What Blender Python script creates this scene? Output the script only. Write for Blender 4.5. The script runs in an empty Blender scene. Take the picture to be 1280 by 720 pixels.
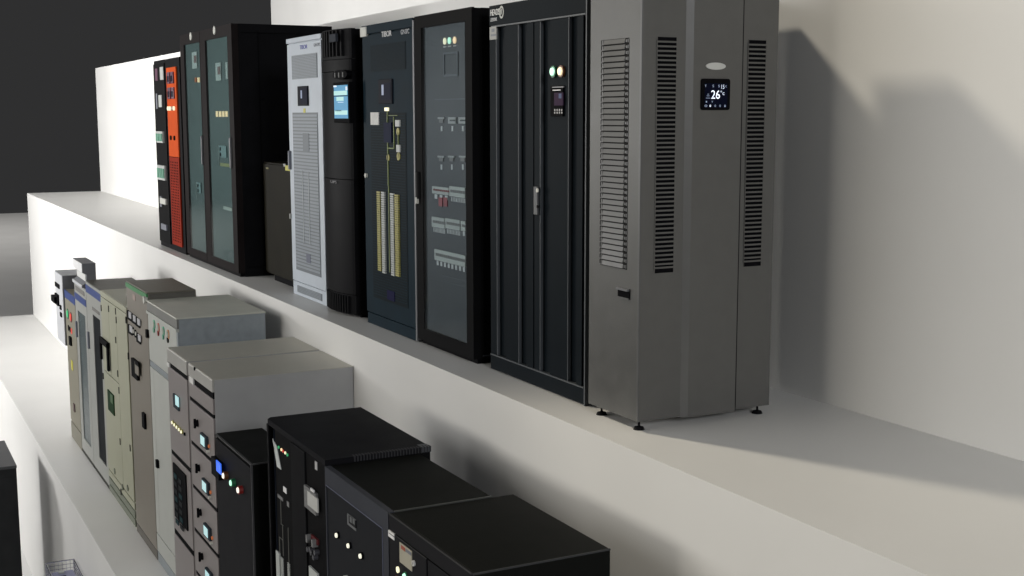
import bpy, bmesh, math
from mathutils import Vector, Matrix
S = bpy.context.scene
C = bpy.data.collections.new('showroom'); S.collection.children.link(C)

# ------------------------------------------------------------------ camera
YAW, PIT, ROL, FPX, CH = -1.09334954, -0.134845026, -0.00205156, 1591.505, 1.4513
F = Vector((math.sin(YAW)*math.cos(PIT), math.cos(YAW)*math.cos(PIT), math.sin(PIT)))
r0 = Vector((math.cos(YAW), -math.sin(YAW), 0)); u0 = r0.cross(F)
RT = r0*math.cos(ROL) + u0*math.sin(ROL); UP = -r0*math.sin(ROL) + u0*math.cos(ROL)
cd = bpy.data.cameras.new('camera'); cam = bpy.data.objects.new('camera', cd); S.collection.objects.link(cam)
m = Matrix((RT, UP, -F)).transposed().to_4x4(); m.translation = Vector((0, 0, CH)); cam.matrix_world = m
cd.sensor_width = 36; cd.lens = FPX/1280*36; cd.clip_end = 500; cd.clip_start = .05
S.camera = cam
S.view_settings.view_transform = 'Standard'; S.view_settings.look = 'None'
S.view_settings.exposure = 0; S.view_settings.gamma = 1

def on(ax, v, x, y):
    """point of the measured plane (axis ax = v) behind a spot of the photograph"""
    d = RT*((x-640)/FPX) - UP*((y-360)/FPX) + F
    o = Vector((0, 0, CH)); return o + d*((v-o[ax])/d[ax])

# ------------------------------------------------------------------ materials
MATS = {}
def mat(name, col, rough=.5, metal=0, noise=.06, scale=6, emit=0, bump=0, spec=.5, coat=0):
    if name in MATS: return MATS[name]
    mt = bpy.data.materials.new(name); mt.use_nodes = True; N = mt.node_tree.nodes; L = mt.node_tree.links
    b = N['Principled BSDF']; b.inputs['Roughness'].default_value = rough; b.inputs['Metallic'].default_value = metal
    if (max(col) < .06 or name in ('orange_door', 'dark_red_grille')) and spec == .5: spec = .15; rough = max(rough, .5); b.inputs['IOR'].default_value = 1.22
    b.inputs['Roughness'].default_value = rough; b.inputs['Specular IOR Level'].default_value = spec
    b.inputs['Coat Weight'].default_value = coat
    c4 = (*col, 1)
    if noise:
        tc = N.new('ShaderNodeTexCoord'); nz = N.new('ShaderNodeTexNoise'); nz.inputs['Scale'].default_value = scale
        nz.inputs['Detail'].default_value = 5
        L.new(tc.outputs['Object'], nz.inputs['Vector'])
        rp = N.new('ShaderNodeValToRGB'); rp.color_ramp.elements[0].position = .3; rp.color_ramp.elements[1].position = .7
        rp.color_ramp.elements[0].color = (*[max(0, c*(1-noise)) for c in col], 1)
        rp.color_ramp.elements[1].color = (*[min(1, c*(1+noise)) for c in col], 1)
        L.new(nz.outputs['Fac'], rp.inputs['Fac']); L.new(rp.outputs['Color'], b.inputs['Base Color'])
        mr = N.new('ShaderNodeMapRange'); mr.inputs['To Min'].default_value = max(.02, rough-.06); mr.inputs['To Max'].default_value = min(1, rough+.06)
        L.new(nz.outputs['Fac'], mr.inputs['Value']); L.new(mr.outputs['Result'], b.inputs['Roughness'])
        if bump:
            n2 = N.new('ShaderNodeTexNoise'); n2.inputs['Scale'].default_value = 260; L.new(tc.outputs['Object'], n2.inputs['Vector'])
            bp = N.new('ShaderNodeBump'); bp.inputs['Strength'].default_value = bump; bp.inputs['Distance'].default_value = .002
            L.new(n2.outputs['Fac'], bp.inputs['Height']); L.new(bp.outputs['Normal'], b.inputs['Normal'])
    else: b.inputs['Base Color'].default_value = c4
    if emit:
        b.inputs['Emission Color'].default_value = c4; b.inputs['Emission Strength'].default_value = emit
    MATS[name] = mt; return mt
def glass(name, tint, fac=.10):
    if name in MATS: return MATS[name]
    mt = bpy.data.materials.new(name); mt.use_nodes = True; N = mt.node_tree.nodes; L = mt.node_tree.links
    N.remove(N['Principled BSDF']); out = N['Material Output']
    t = N.new('ShaderNodeBsdfTransparent'); t.inputs['Color'].default_value = (*tint, 1)
    g = N.new('ShaderNodeBsdfGlossy'); g.inputs['Roughness'].default_value = .08
    nz = N.new('ShaderNodeTexNoise'); nz.inputs['Scale'].default_value = 3
    mr = N.new('ShaderNodeMapRange'); mr.inputs['To Min'].default_value = .05; mr.inputs['To Max'].default_value = .14
    L.new(nz.outputs['Fac'], mr.inputs['Value']); L.new(mr.outputs['Result'], g.inputs['Roughness'])
    lw = N.new('ShaderNodeLayerWeight'); lw.inputs['Blend'].default_value = .5
    pw = N.new('ShaderNodeMath'); pw.operation = 'POWER'; pw.inputs[1].default_value = 5
    fr = N.new('ShaderNodeMapRange'); fr.inputs['To Min'].default_value = .03; fr.inputs['To Max'].default_value = .8
    L.new(lw.outputs['Facing'], pw.inputs[0]); L.new(pw.outputs[0], fr.inputs['Value'])
    mx = N.new('ShaderNodeMixShader'); L.new(fr.outputs['Result'], mx.inputs['Fac'])
    L.new(t.outputs[0], mx.inputs[1]); L.new(g.outputs[0], mx.inputs[2]); L.new(mx.outputs[0], out.inputs['Surface'])
    MATS[name] = mt; return mt

STAGE = mat('stage_paint', (0.73, 0.722, 0.7), .42, noise=.025, scale=1.3, bump=.04)
FLOORM = mat('floor_paint', (0.72, 0.715, 0.7), .42, noise=.03, scale=.6)
BLK = mat('black_paint', (0.006, 0.006, 0.007), .38, noise=.15)
BLKM = mat('black_matt', (0.005, 0.005, 0.0055), .6, noise=.15)
DRK = mat('dark_recess', (.004, .004, .005), .7, noise=.1)
BRN = mat('brown_black_frame', (0.013, 0.01, 0.01), .35, noise=.12)
TEAL = mat('teal_panel', (0.043, 0.073, 0.073), .5, noise=.06, scale=3)
GREYP = mat('slate_panel', (0.062, 0.071, 0.076), .5, noise=.06, scale=3)
OLIVEB = mat('brown_black_steel', (.015, .0135, .009), .30, noise=.2, scale=4)
BLUEW = mat('pale_blue_grey_paint', (.47, .52, .58), .42, noise=.04)
BLUEG = mat('blue_grey_grille', (.21, .24, .27), .5, noise=.06)
BLUEGD = mat('blue_grey_grille_slot', (.11, .13, .15), .5, noise=.06)
NAVY = mat('navy_teal_paint', (0.009, 0.02, 0.029), .34, noise=.15)
NAVYD = mat('navy_recess', (.006, .011, .014), .45, noise=.15)
INK = mat('ink_blue_paint', (0.0065, 0.0095, 0.0125), .36, noise=.12)
INKE = mat('ink_blue_edge', (0.055, 0.062, 0.07), .5, noise=.08)
SILV = mat('silver_trim', (.13, .133, .14), .45, metal=.3, noise=.05)
CHR = mat('chrome_wire', (.62, .62, .68), .15, metal=1, noise=.03)
GREY = mat('stainless_grey', (0.085, 0.085, 0.082), .40, metal=.25, noise=.06, scale=14, bump=.25)
GREYF = mat('satin_grey_front', (0.097, 0.095, 0.09), .42, metal=.15, noise=.04, scale=14)
GREYL = mat('louvre_grey', (0.095, 0.096, 0.096), .4, metal=.3, noise=.05)
WHT = mat('white_print', (.75, .75, .75), .5, noise=.03)
PAPER = mat('paper_label', (.62, .62, .60), .7, noise=.08, scale=30)
OFFW = mat('cream_plastic', (.55, .55, .50), .5, noise=.05)
BLUET = mat('blue_print', (.03, .04, .30), .5, noise=.05)
GREYT = mat('grey_print', (.14, .15, .18), .5, noise=.05)
SCR = mat('dark_screen', (.012, .014, .03), .12, noise=.1)
GLINT = mat('painted_glint_blue', (.25, .29, .42), .3, emit=.3, noise=0)  # glint on the dark screens, painted as a faintly glowing plate
LCD = mat('lit_lcd', (.45, .70, .72), .3, emit=.55, noise=0)
UIB = mat('screen_blue', (.03, .21, .38), .3, emit=.6, noise=0)
UIC = mat('screen_cream', (.36, .62, .60), .3, emit=.55, noise=0)
UIW = mat('screen_white', (.6, .7, .8), .3, emit=.55, noise=0)
DIG = mat('digit_light', (.85, .9, 1), .3, emit=1.0, noise=0)
DIGD = mat('dim_digit_light', (.30, .36, .5), .3, emit=.5, noise=0)
BSC = mat('blue_lcd', (.03, .13, .75), .3, emit=.8, noise=0)
LWARM = mat('lamp_warm', (1, .72, .42), .3, emit=.9, noise=0)
LMINT = mat('lamp_mint', (.55, 1, .75), .3, emit=.85, noise=0)
LCREAM = mat('lamp_cream', (.95, .9, .62), .3, emit=.8, noise=0)
LGRN = mat('lamp_green', (.06, .55, .22), .3, emit=.35, noise=0)
LRED = mat('lamp_red', (.75, .07, .05), .3, emit=.35, noise=0)
LORA = mat('lamp_orange', (0.45, 0.13, 0.04), .3, emit=.35, noise=0)
BEZG = mat('green_bezel', (.01, .12, .05), .4, noise=.1)
BEZR = mat('red_bezel', (.22, .015, .012), .4, noise=.1)
BEZA = mat('amber_bezel', (.11, .035, .008), .4, noise=.1)
GRNB = mat('breaker_green', (.10, .30, .20), .5, noise=.1)
ORG = mat('orange_door', (0.62, 0.085, 0.014), .42, noise=.08)
DRED = mat('dark_red_grille', (0.26, 0.022, 0.008), .5, noise=.12)
MAGM = mat('meter_purple', (.10, .02, .06), .4, noise=.1)
YEL = mat('yellow_label', (.50, .46, .04), .5, noise=.06)
YELD = mat('yellow_terminal', (0.34, 0.31, 0.08), .5, noise=.08)
WTER = mat('white_terminal', (.45, .47, .45), .5, noise=.08)
LIME = mat('mimic_green', (0.12, 0.16, 0.03), .5, noise=.06)
BEI = mat('beige_paint', (0.21, 0.195, 0.145), .45, noise=.05)
BBAND = mat('blue_band', (0.01, 0.038, 0.19), .4, noise=.06)
LGREY = mat('light_grey_frame', (0.3, 0.305, 0.285), .42, noise=.05)
WINT = mat('teal_window', (.065, .09, .095), .25, noise=.06)
WIND = mat('black_window', (.010, .012, .014), .2, noise=.1)
PGRN = mat('pale_green_paint', (0.335, 0.335, 0.245), .45, noise=.04)
PGRD = mat('green_grey_plinth', (.15, .165, .125), .5, noise=.05)
SEAM = mat('dark_fitting_grey', (.05, .05, .045), .6, noise=.1)  # dark grey of the hinges and plinths
KHAK = mat('khaki_brown_paint', (.185, .165, .135), .45, noise=.05)
KHAT = mat('khaki_top', (.14, .13, .10), .5, noise=.05)
GSTR = mat('green_stripe', (.03, .20, .06), .45, noise=.06)
PALEG = mat('pale_grey_green_paint', (0.42, 0.43, 0.4), .45, noise=.04)
PTOP = mat('lit_grey_green_top', (0.54, 0.54, 0.47), .5, noise=.05)  # top tone raised, puts stronger top light into the colour
STEEL = mat('blue_grey_galvanised', (0.26, 0.29, 0.31), .42, metal=.2, noise=.08, scale=18, bump=.2)
MAUV = mat('mauve_grey_front', (0.25, 0.225, 0.22), .4, metal=.2, noise=.04)
MTOP = mat('lit_warm_grey_top', (0.44, 0.425, 0.37), .45, noise=.04)  # paler than the sides: light on the tops painted in
MSID = mat('grey_side', (0.34, 0.34, 0.34), .45, noise=.04)
CHAR = mat('charcoal_paint', (.014, .014, .016), .40, noise=.10)
FRMB = mat('blue_black_frame', (.045, .048, .058), .38, noise=.08)
DTOP = mat('black_top', (.0065, .007, .0065), .5, noise=.08)
MOVE = mat('meter_face', (.50, .50, .52), .3, noise=.05)
LAV = mat('lavender_plastic', (.22, .23, .36), .4, noise=.08)
WBOX = mat('white_box_paint', (0.56, 0.57, 0.59), .45, noise=.05)
DGREY = mat('dark_grey_box', (0.15, 0.155, 0.17), .5, noise=.06)

# ------------------------------------------------------------------ builders
def root_loc(o):
    while o.parent: o = o.parent
    return Vector(o.location)
def thing(name, label, cat, loc, group=None):
    o = bpy.data.objects.new(name, None); C.objects.link(o); o.empty_display_size = .2
    o.location = loc; o['label'] = label; o['category'] = cat
    if group: o['group'] = group
    return o
def part(name, bm, mt, parent=None, label=None, smooth=False):
    me = bpy.data.meshes.new(name)
    if parent is not None: bmesh.ops.translate(bm, verts=bm.verts, vec=-root_loc(parent))
    bmesh.ops.recalc_face_normals(bm, faces=bm.faces)
    for f in bm.faces: f.smooth = smooth
    bm.to_mesh(me); bm.free(); me.materials.append(mt)
    o = bpy.data.objects.new(name, me); C.objects.link(o)
    if parent is not None: o.parent = parent
    if label: o['label'] = label
    return o
def struct(name, bm, mt):
    o = part(name, bm, mt); o['kind'] = 'structure'; return o
def bx(bm, x0, x1, y0, y1, z0, z1, bev=0):
    if x0 > x1: x0, x1 = x1, x0
    if y0 > y1: y0, y1 = y1, y0
    if z0 > z1: z0, z1 = z1, z0
    vs = bmesh.ops.create_cube(bm, size=1)['verts']
    for v in vs: v.co = Vector(((x0+x1)/2+v.co.x*(x1-x0), (y0+y1)/2+v.co.y*(y1-y0), (z0+z1)/2+v.co.z*(z1-z0)))
    if bev:
        es = {e for v in vs for e in v.link_edges}
        bmesh.ops.bevel(bm, geom=list(es), offset=bev, segments=2, affect='EDGES', profile=.5)
    return bm
def box(*a, **k): return bx(bmesh.new(), *a, **k)
def prism(bm, pts, z0, z1):
    a = [bm.verts.new((x, y, z0)) for x, y in pts]; b = [bm.verts.new((x, y, z1)) for x, y in pts]
    n = len(pts); bm.faces.new(a); bm.faces.new(b[::-1])
    for i in range(n): bm.faces.new((a[i], a[(i+1) % n], b[(i+1) % n], b[i]))
    return bm
def cyl(bm, c, r, h, ax='y', seg=24, r2=None, sx=1, sz=1):
    """disc of radius r, thickness h centred at c along axis"""
    vs = bmesh.ops.create_cone(bm, cap_ends=True, segments=seg, radius1=r, radius2=r if r2 is None else r2, depth=h)['verts']
    M = {'y': Matrix.Rotation(math.pi/2, 3, 'X'), 'x': Matrix.Rotation(math.pi/2, 3, 'Y'), 'z': Matrix.Identity(3)}[ax]
    for v in vs:
        p = M @ v.co; v.co = Vector((p.x*sx, p.y, p.z*sz)) + Vector(c)
    return bm
def R4(Y, x0, t, x1, b):
    """left edge x0 from t to b, right edge x1: rectangle of the front plane y = Y"""
    md = (t+b)/2
    A = on(1, Y, x0, t); B = on(1, Y, x0, b); Cc = on(1, Y, x1, md); D = on(1, Y, x0, md)
    return D.x, Cc.x, B.z, A.z
def plate(name, Y, x0, t, x1, b, mt, parent, d=.006, back=.004, label=None, bev=0):
    X0, X1, Z0, Z1 = R4(Y, x0, t, x1, b)
    return part(name, box(X0, X1, Y-d, Y+back, Z0, Z1, bev), mt, parent, label)
def lamp(name, Y, x, y, r, mt, parent, bez=None, d=.008, label=None):
    p = on(1, Y, x, y)
    o = part(name, cyl(bmesh.new(), (p.x, Y-d/2+.002, p.z), r*(1.35 if bez else 1), d, 'y', 20), bez or mt, parent, label, False)
    if bez: part('lens', cyl(bmesh.new(), (p.x, Y-d, p.z), r, .010, 'y', 20, r2=r*.85), mt, o)
    return o
def ring(bm, x0, x1, z0, z1, a0, a1, b0, b1, y0, y1):
    bx(bm, x0, a0, y0, y1, z0, z1); bx(bm, a1, x1, y0, y1, z0, z1)
    bx(bm, a0, a1, y0, y1, z0, b0); bx(bm, a0, a1, y0, y1, b1, z1); return bm
def text(name, s, X0, X1, Z0, Z1, pos, mt, parent, ax='y', th=.002, bold=0):
    cu = bpy.data.curves.new(name, 'FONT'); cu.body = s; cu.size = 1; cu.offset = bold; cu.extrude = .02
    t = bpy.data.objects.new(name, cu); C.objects.link(t); bpy.context.view_layer.update()
    dg = bpy.context.evaluated_depsgraph_get(); me = bpy.data.meshes.new_from_object(t.evaluated_get(dg))
    bpy.data.objects.remove(t); bpy.data.curves.remove(cu)
    xs = [v.co.x for v in me.vertices]; ys = [v.co.y for v in me.vertices]
    ax0, ax1, ay0, ay1 = min(xs), max(xs), min(ys), max(ys); rl = root_loc(parent)
    for v in me.vertices:
        u = (v.co.x-ax0)/(ax1-ax0); w = (v.co.y-ay0)/(ay1-ay0); e = th*(.5+v.co.z/.04)
        if ax == 'y': p = Vector((X0+(X1-X0)*u, pos-e, Z0+(Z1-Z0)*w))
        else: p = Vector((pos+e, X0+(X1-X0)*u, Z0+(Z1-Z0)*w))
        v.co = p-rl
    me.materials.clear(); me.materials.append(mt); me.name = name
    o = bpy.data.objects.new(name, me); C.objects.link(o); o.parent = parent; return o
def ptext(name, s, Y, x0, t, x1, b, mt, parent, bold=0, th=.002):
    X0, X1, Z0, Z1 = R4(Y, x0, t, x1, b)
    return text(name, s, X0, X1, Z0, Z1, Y, mt, parent, 'y', th, bold)
def slats(name, Y, X0, X1, Z0, Z1, n, mt, parent, duty=.6, d=.006):
    bm = bmesh.new(); p = (Z1-Z0)/n
    for i in range(n):
        z = Z0+p*(i+.5); bx(bm, X0, X1, Y-d, Y+.003, z-p*duty/2, z+p*duty/2)
    return part(name, bm, mt, parent)

# ------------------------------------------------------------------ the setting
ZG, ZL = -4.40, -2.34
XL, XR = -25.82, 3.0
struct('floor', box(-82.8, 30, -45, 70, ZG-.2, ZG), FLOORM)
struct('lower_platform', box(XL, XR, 1.745, 2.956, ZG, ZL), STAGE)
struct('middle_platform', box(XL, XR, 2.957, 4.315, ZG, 0), STAGE)
struct('upper_platform', box(XL, XR, 4.316, 7.83, ZG, 2.366), STAGE)
struct('back_platform', box(XL, XR, 7.831, 12, ZG, 6.6), STAGE)

GU = 'cabinets lined up on the upper step'
GL = 'cabinets lined up on the lower step'

# ------------------------------------------------------------------ upper row
# U1a black rack with green breakers
Y = 3.07
t = thing('breaker_rack', 'narrow black rack with green breakers at the far end of the upper row', 'equipment rack', (-14.37, 3.5, 0), GU)
part('body', box(-14.65, -14.09, Y+.012, 3.85, .0, 2.057, .004), BLK, t)
part('door', box(-14.64, -14.10, Y, Y+.011, .05, 2.02, .002), BLKM, t)
plate('meter', Y, 194.5, 86, 197.5, 101, MAGM, t); plate('meter', Y, 200.5, 84, 204.5, 100, WTER, t)
plate('switch', Y, 195.6, 117, 197.2, 136, GREYT, t); plate('switch', Y, 198.8, 119, 202.6, 134, WTER, t)
for (x0, tt, x1, bb) in ((197.5, 164, 205.5, 178), (199, 206, 208, 224)):
    b_ = plate('breaker_row', Y, x0, tt, x1, bb, WTER, t, d=.02)
    X0, X1, Z0, Z1 = R4(Y, x0, tt, x1, bb)
    bm = bmesh.new()
    for k in range(4):
        w = (X1-X0)/4; bx(bm, X0+w*(k+.15), X0+w*(k+.85), Y-.03, Y-.019, Z0+(Z1-Z0)*.15, Z1-.2*(Z1-Z0))
    part('toggle', bm, GRNB, b_)
plate('terminal_block', Y, 202, 247, 209, 254, OFFW, t, d=.02); plate('terminal_block', Y, 203.5, 279, 210, 286, GREYT, t, d=.02)
plate('bracket', Y, 201, 245, 203, 258, GREYT, t, d=.01)
# U1b orange front rack
t = thing('orange_rack', 'black framed rack with a bright orange door and red perforated lower panel', 'equipment rack', (-13.74, 3.5, 0), GU)
part('body', box(-14.085, -13.43, Y+.012, 3.85, 0, 2.057, .004), BLK, t)
X0, X1 = -13.97, -13.53
part('door', box(X0, X1, Y-.006, Y+.011, 1.02, 1.96, .003), ORG, t)
part('lower_panel', box(X0, X1, Y-.006, Y+.011, .07, 1.015, .003), DRED, t)
bm = bmesh.new()
for i in range(30):
    for j in (0, 1, 2, 3, 4):
        cx_ = X0+.07+j*.075; cz = .12+i*.029
        bx(bm, cx_-.012, cx_+.012, Y-.0085, Y-.004, cz-.007, cz+.007)
part('hole_pattern', bm, DRK, t)
for k in range(2):
    for j in range(2):
        m_ = part('meter', box(X0+.09+j*.17, X0+.20+j*.17, Y-.022, Y-.004, 1.79-k*.16, 1.91-k*.16, .003), MAGM, t)
        part('dial', box(X0+.105+j*.17, X0+.185+j*.17, Y-.026, Y-.021, 1.81-k*.16, 1.87-k*.16), SCR, m_)
for j in range(4):
    part('indicator', cyl(bmesh.new(), (X0+.07+j*.09, Y-.012, 1.53), .022, .02), LCREAM if j != 2 else OFFW, t)
for j in range(2):
    part('lock', cyl(bmesh.new(), (X0+.13+j*.17, Y-.01, 1.22), .024, .016), DRK, t)

# U2 two-door glass cabinet
Y = 3.064
t = thing('glazed_cabinet', 'tall black cabinet with two dark teal glass doors and long plain black side', 'equipment cabinet', (-12.3, 3.5, 0), GU)
part('body', box(-13.29, -11.31, Y+.06, 4.0, .0, 2.262, .004), BLK, t)
part('plinth', box(-13.27, -11.33, Y+.02, Y+.058, .0, .033), BLKM, t)
sb = bmesh.new(); bx(sb, -11.309, -11.304, 3.30, 3.305, .1, 2.2); bx(sb, -11.309, -11.304, Y+.08, 3.98, .085, .09); bx(sb, -11.309, -11.304, Y+.08, 3.98, 2.18, 2.185)
part('side_seam', sb, mat('seam_line', (.002, .002, .002), .6, noise=0), t)
part('side_lock', cyl(bmesh.new(), (-11.308, 3.33, 1.60), .014, .01, 'x'), DRK, t)
part('side_foot', cyl(bmesh.new(), (-11.306, 3.60, .035), .025, .02, 'x'), DRK, t)
bm = bmesh.new(); ring(bm, -13.288, -11.312, .036, 2.260, -13.243, -11.357, .060, 2.225, Y+.0178, Y+.0598); part('door_surround', bm, BRN, t)
part('inner_panel', box(-13.24, -11.36, Y+.018, Y+.059, .065, 2.22), TEAL, t)
for (a, b, c0, c1, hx) in ((-13.29, -12.46, (163, 205), (228, 447), 0), (-12.455, -11.31, (250, 0), (342, 0), 1)):
    bm = bmesh.new()
    g0, g1, gz0, gz1 = (-12.265, -11.46, .104, 2.16) if hx else (-13.13, -12.485, .104, 2.16)
    ring(bm, a+.003, b-.003, .035, 2.262, g0, g1, gz0, gz1, Y, Y+.0175)
    d_ = part('door', bm, BRN, t)
    part('glass_pane', box(g0, g1, Y+.0015, Y+.004, gz0, gz1), glass('tinted_glass', (.86, .93, .93)), d_)
    h_ = part('handle', box(g1+(.02 if hx else .004), g1+(.05 if hx else .024), Y-.02, Y+.002, .98, 1.26, .006), SILV, d_)
part('badge', cyl(bmesh.new(), (on(1, Y, 239, 45.5).x, Y-.003, on(1, Y, 239, 45.5).z), .038, .01), OFFW, t)
part('badge', cyl(bmesh.new(), (on(1, Y, 268.5, 38).x, Y-.003, on(1, Y, 268.5, 38).z), .038, .01), OFFW, t)
Yi = Y+.018
def meterbox(x0, tt, x1, bb, parent):
    o = plate('meter', Yi, x0, tt, x1, bb, PAPER, parent, d=.008)
    w = x1-x0; h = bb-tt
    plate('scale', Yi-.008, x0+w*.25, tt+h*.2, x1-w*.25, bb-h*.35, mat('meter_print', (.25, .10, .10), .5), o, d=.003)
    return o
meterbox(241, 65.5, 247, 86, t); meterbox(270.5, 79, 277, 101, t); plate('meter', Yi, 283, 78, 285.5, 99, PAPER, t, d=.008)
for x in (244.5, 248): plate('indicator', Yi, x, 97, x+1.7, 103, LWARM if x > 246 else LORA, t, d=.01, label=None)
for k in range(4): plate('indicator', Yi, 271+k*4, 139, 272.8+k*4, 146, LWARM, t, d=.01)
for (x0, tt, x1, bb) in ((275.5, 182, 284, 196.5), (247.5, 228, 252, 241)):
    o = plate('switch_plate', Yi, x0, tt, x1, bb, mat('pale_teal_plate', (.22, .32, .33), .5), t, d=.01)
    bm = bmesh.new(); A = on(1, Yi-.012, x0+.5, tt+3)
    for dz in range(2): cyl(bm, (A.x-.02, Yi-.012, A.z-.01-dz*.05), .018, .006, 'y', 12)
    part('switch_knob', bm, DRK, o)
    wb = bmesh.new(); bx(wb, A.x-.12, A.x-.112, Yi-.005, Yi+.001, A.z-.16, A.z+.02); bx(wb, A.x-.12, A.x, Yi-.005, Yi+.001, A.z+.014, A.z+.02)
    part('wire', wb, WTER, t)
plate('terminal_strip', Yi, 276.5, 203.5, 288, 207.5, YELD, t, d=.010); plate('terminal_strip', Yi, 280.5, 257.5, 291, 261.5, OFFW, t, d=.010)

# U3 low dark cabinet set back
Y = 3.275
t = thing('low_cabinet', 'low brown-black cabinet set back beside the tall glazed one, yellow sticker on its corner', 'equipment cabinet', (-10.7, 3.6, 0), GU)
part('body', box(-11.17, -10.19, Y+.012, 4.05, .05, 1.045, .004), OLIVEB, t)
part('door', box(-11.15, -10.21, Y-.004, Y+.012, .07, 1.03, .003), OLIVEB, t)
part('plinth', box(-10.97, -10.21, Y+.02, 4.0, 0, .049), DRK, t)
plate('sticker', Y-.004, 357, 206.5, 362.5, 213, YEL, t, d=.003); plate('label', Y-.004, 354.5, 204.5, 357, 208, LGREY, t, d=.003)
plate('nameplate', Y-.004, 332.5, 209, 336, 211, mat('brass_plate', (.10, .09, .03), .4, metal=.6), t, d=.003)

# U4 pale blue-grey cabinet
Y = 3.168
t = thing('pale_cabinet', 'pale blue-grey cabinet with a long grille, small dark screen and blue wordmark', 'equipment cabinet', (-9.63, 3.5, 0), GU)
part('body', box(-10.045, -9.205, Y+.014, 3.98, .0, 2.056, .004), BLUEW, t)
part('top_cap', box(-10.05, -9.205, Y-.004, Y+.3, 2.02, 2.058, .003), BLUEW, t)
part('door', box(-10.04, -9.215, Y, Y+.013, .12, 2.012, .003), BLUEW, t)
part('kick_panel', box(-10.04, -9.21, Y+.004, Y+.013, .005, .113), BLUEW, t)
X0, X1, Z0, Z1 = R4(Y, 365, 70, 397, 99.5)
v_ = part('vent', box(X0, X1, Y-.002, Y+.004, Z0, Z1), BLUEGD, t); slats('vent_slats', Y-.002, X0+.01, X1-.01, Z0, Z1, 16, BLUEG, v_, .6, .003)
X0, X1, Z0, Z1 = on(1, Y, 366, 150).x, on(1, Y, 397.5, 150).x, .215, on(1, Y, 366, 140.8).z
g_ = part('grille', box(X0, X1, Y-.002, Y+.004, Z0, Z1), BLUEGD, t); slats('grille_slats', Y-.002, X0+.012, X1-.012, Z0+.02, Z1-.01, 46, BLUEG, g_, .62, .003)
for k in (.36, .60): part('inner_rod', box(X0+(X1-X0)*k, X0+(X1-X0)*k+.012, Y-.007, Y-.003, .45, 1.02), mat('rod_grey', (.33, .36, .38), .4), g_)
part('inner_box', box(X0+(X1-X0)*.42, X0+(X1-X0)*.66, Y-.0065, Y-.003, Z1-.30, Z1-.16), BLUEGD, g_)
part('warning_mark', box(X0+(X1-X0)*.45, X0+(X1-X0)*.62, Y-.0065, Y-.003, .30, .37), mat('blue_grey_mark', (.08, .09, .14), .5), g_)
s_ = plate('display', Y, 373.6, 108, 386, 132.5, mat('display_bezel', (.015, .016, .022), .3), t, d=.012, bev=.003)
plate('screen', Y-.012, 375.5, 110.5, 384, 130, SCR, s_, d=.002); plate('painted_glint', Y-.014, 375.8, 113, 377.5, 123, GLINT, s_, d=.001)
plate('warning_sign', Y, 379.5, 135.5, 382, 141, YEL, t, d=.003)
ptext('wordmark', 'TIBOR', Y, 374.8, 56.8, 384.2, 62.0, BLUET, t, .0); ptext('model_text', 'GM-SPC', Y, 392.4, 54.5, 400.6, 58.6, GREYT, t, .0)
part('handle', box(-10.025, -10.0, Y-.022, Y+.002, 1.02, 1.17, .004), GREYT, t)
part('hinge', box(-10.052, -10.03, Y-.012, Y+.01, .62, .66), LGREY, t)
v_ = part('kick_vent', box(-9.93, -9.32, Y+.001, Y+.006, .03, .085), BLUEGD, t); slats('kick_vent_slats', Y+.001, -9.92, -9.33, .03, .085, 5, BLUEG, v_, .5, .002)

# U5 black tower UPS with bowed front
t = thing('tower_unit', 'black tower unit with bowed ribbed front and a tall lit blue touch screen', 'power supply unit', (-8.88, 3.5, 0), GU)
prof = [(-9.195+.615*k/28, 3.175-.063*math.sin(math.pi*k/28)**.75) for k in range(29)]
part('body', box(-9.195, -8.58, 3.20, 3.95, .02, 2.055, .003), BLKM, t)
part('base', box(-9.18, -8.60, 3.22, 3.93, 0, .02), DRK, t)
def face(z0, z1, inset=0):
    p = [(x, y+inset) for x, y in prof]; return prism(bmesh.new(), p+[(-8.58, 3.205), (-9.195, 3.205)], z0, z1)
part('top_fascia', face(1.85, 2.06), BLK, t); part('brow_panel', face(1.765, 1.846, -.004), BLK, t)
part('control_fascia', face(1.0, 1.76), BLK, t); part('lower_fascia', face(.17, .995, -.002), BLK, t); part('base_fascia', face(.022, .165), BLK, t)
def ybow(x):
    for (a, b), (c, d) in zip(prof, prof[1:]):
        if a <= x <= c: return b+(d-b)*(x-a)/(c-a)
    return 3.175
bm = bmesh.new()
for k in range(7):
    x = -9.01+k*.055; y = ybow(x); bx(bm, x, x+.022, y-.012, y+.01, 1.87, 2.052)
part('top_rib', bm, BLK, t)
bm = bmesh.new()
for k in range(13):
    x = -9.06+k*.034; y = ybow(x); bx(bm, x, x+.014, y-.012, y+.01, .03, .158)
part('base_rib', bm, BLK, t)
bq = on(1, 3.095, 411.5, 43); br = on(1, 3.095, 419.5, 52)
part('badge', box(bq.x, br.x, 3.094, 3.115, br.z, bq.z, .004), mat('badge_grey', (.035, .04, .05), .3), t)
Yc = 3.112
pp = on(1, 3.10, 424.7, 93.3)
o = part('button_pod', cyl(bmesh.new(), (pp.x, 3.118, pp.z), .15, .04, 'y', 32, sz=.22), DRK, t, smooth=False)
for k in range(3): part('button', box(pp.x-.09+k*.08, pp.x-.075+k*.08, 3.092, 3.10, pp.z-.02, pp.z+.015), mat('button_grey', (.07, .07, .065), .4), o)
X0, X1, Z0, Z1 = R4(3.095, 417.6, 107, 434.6, 148)
o = part('screen_bezel', box(X0-.02, X1+.02, 3.097, 3.135, Z0-.03, Z1+.02, .006), DRK, t)
sc = part('screen', box(X0, X1, 3.095, 3.10, Z0, Z1), UIB, o)
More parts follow.
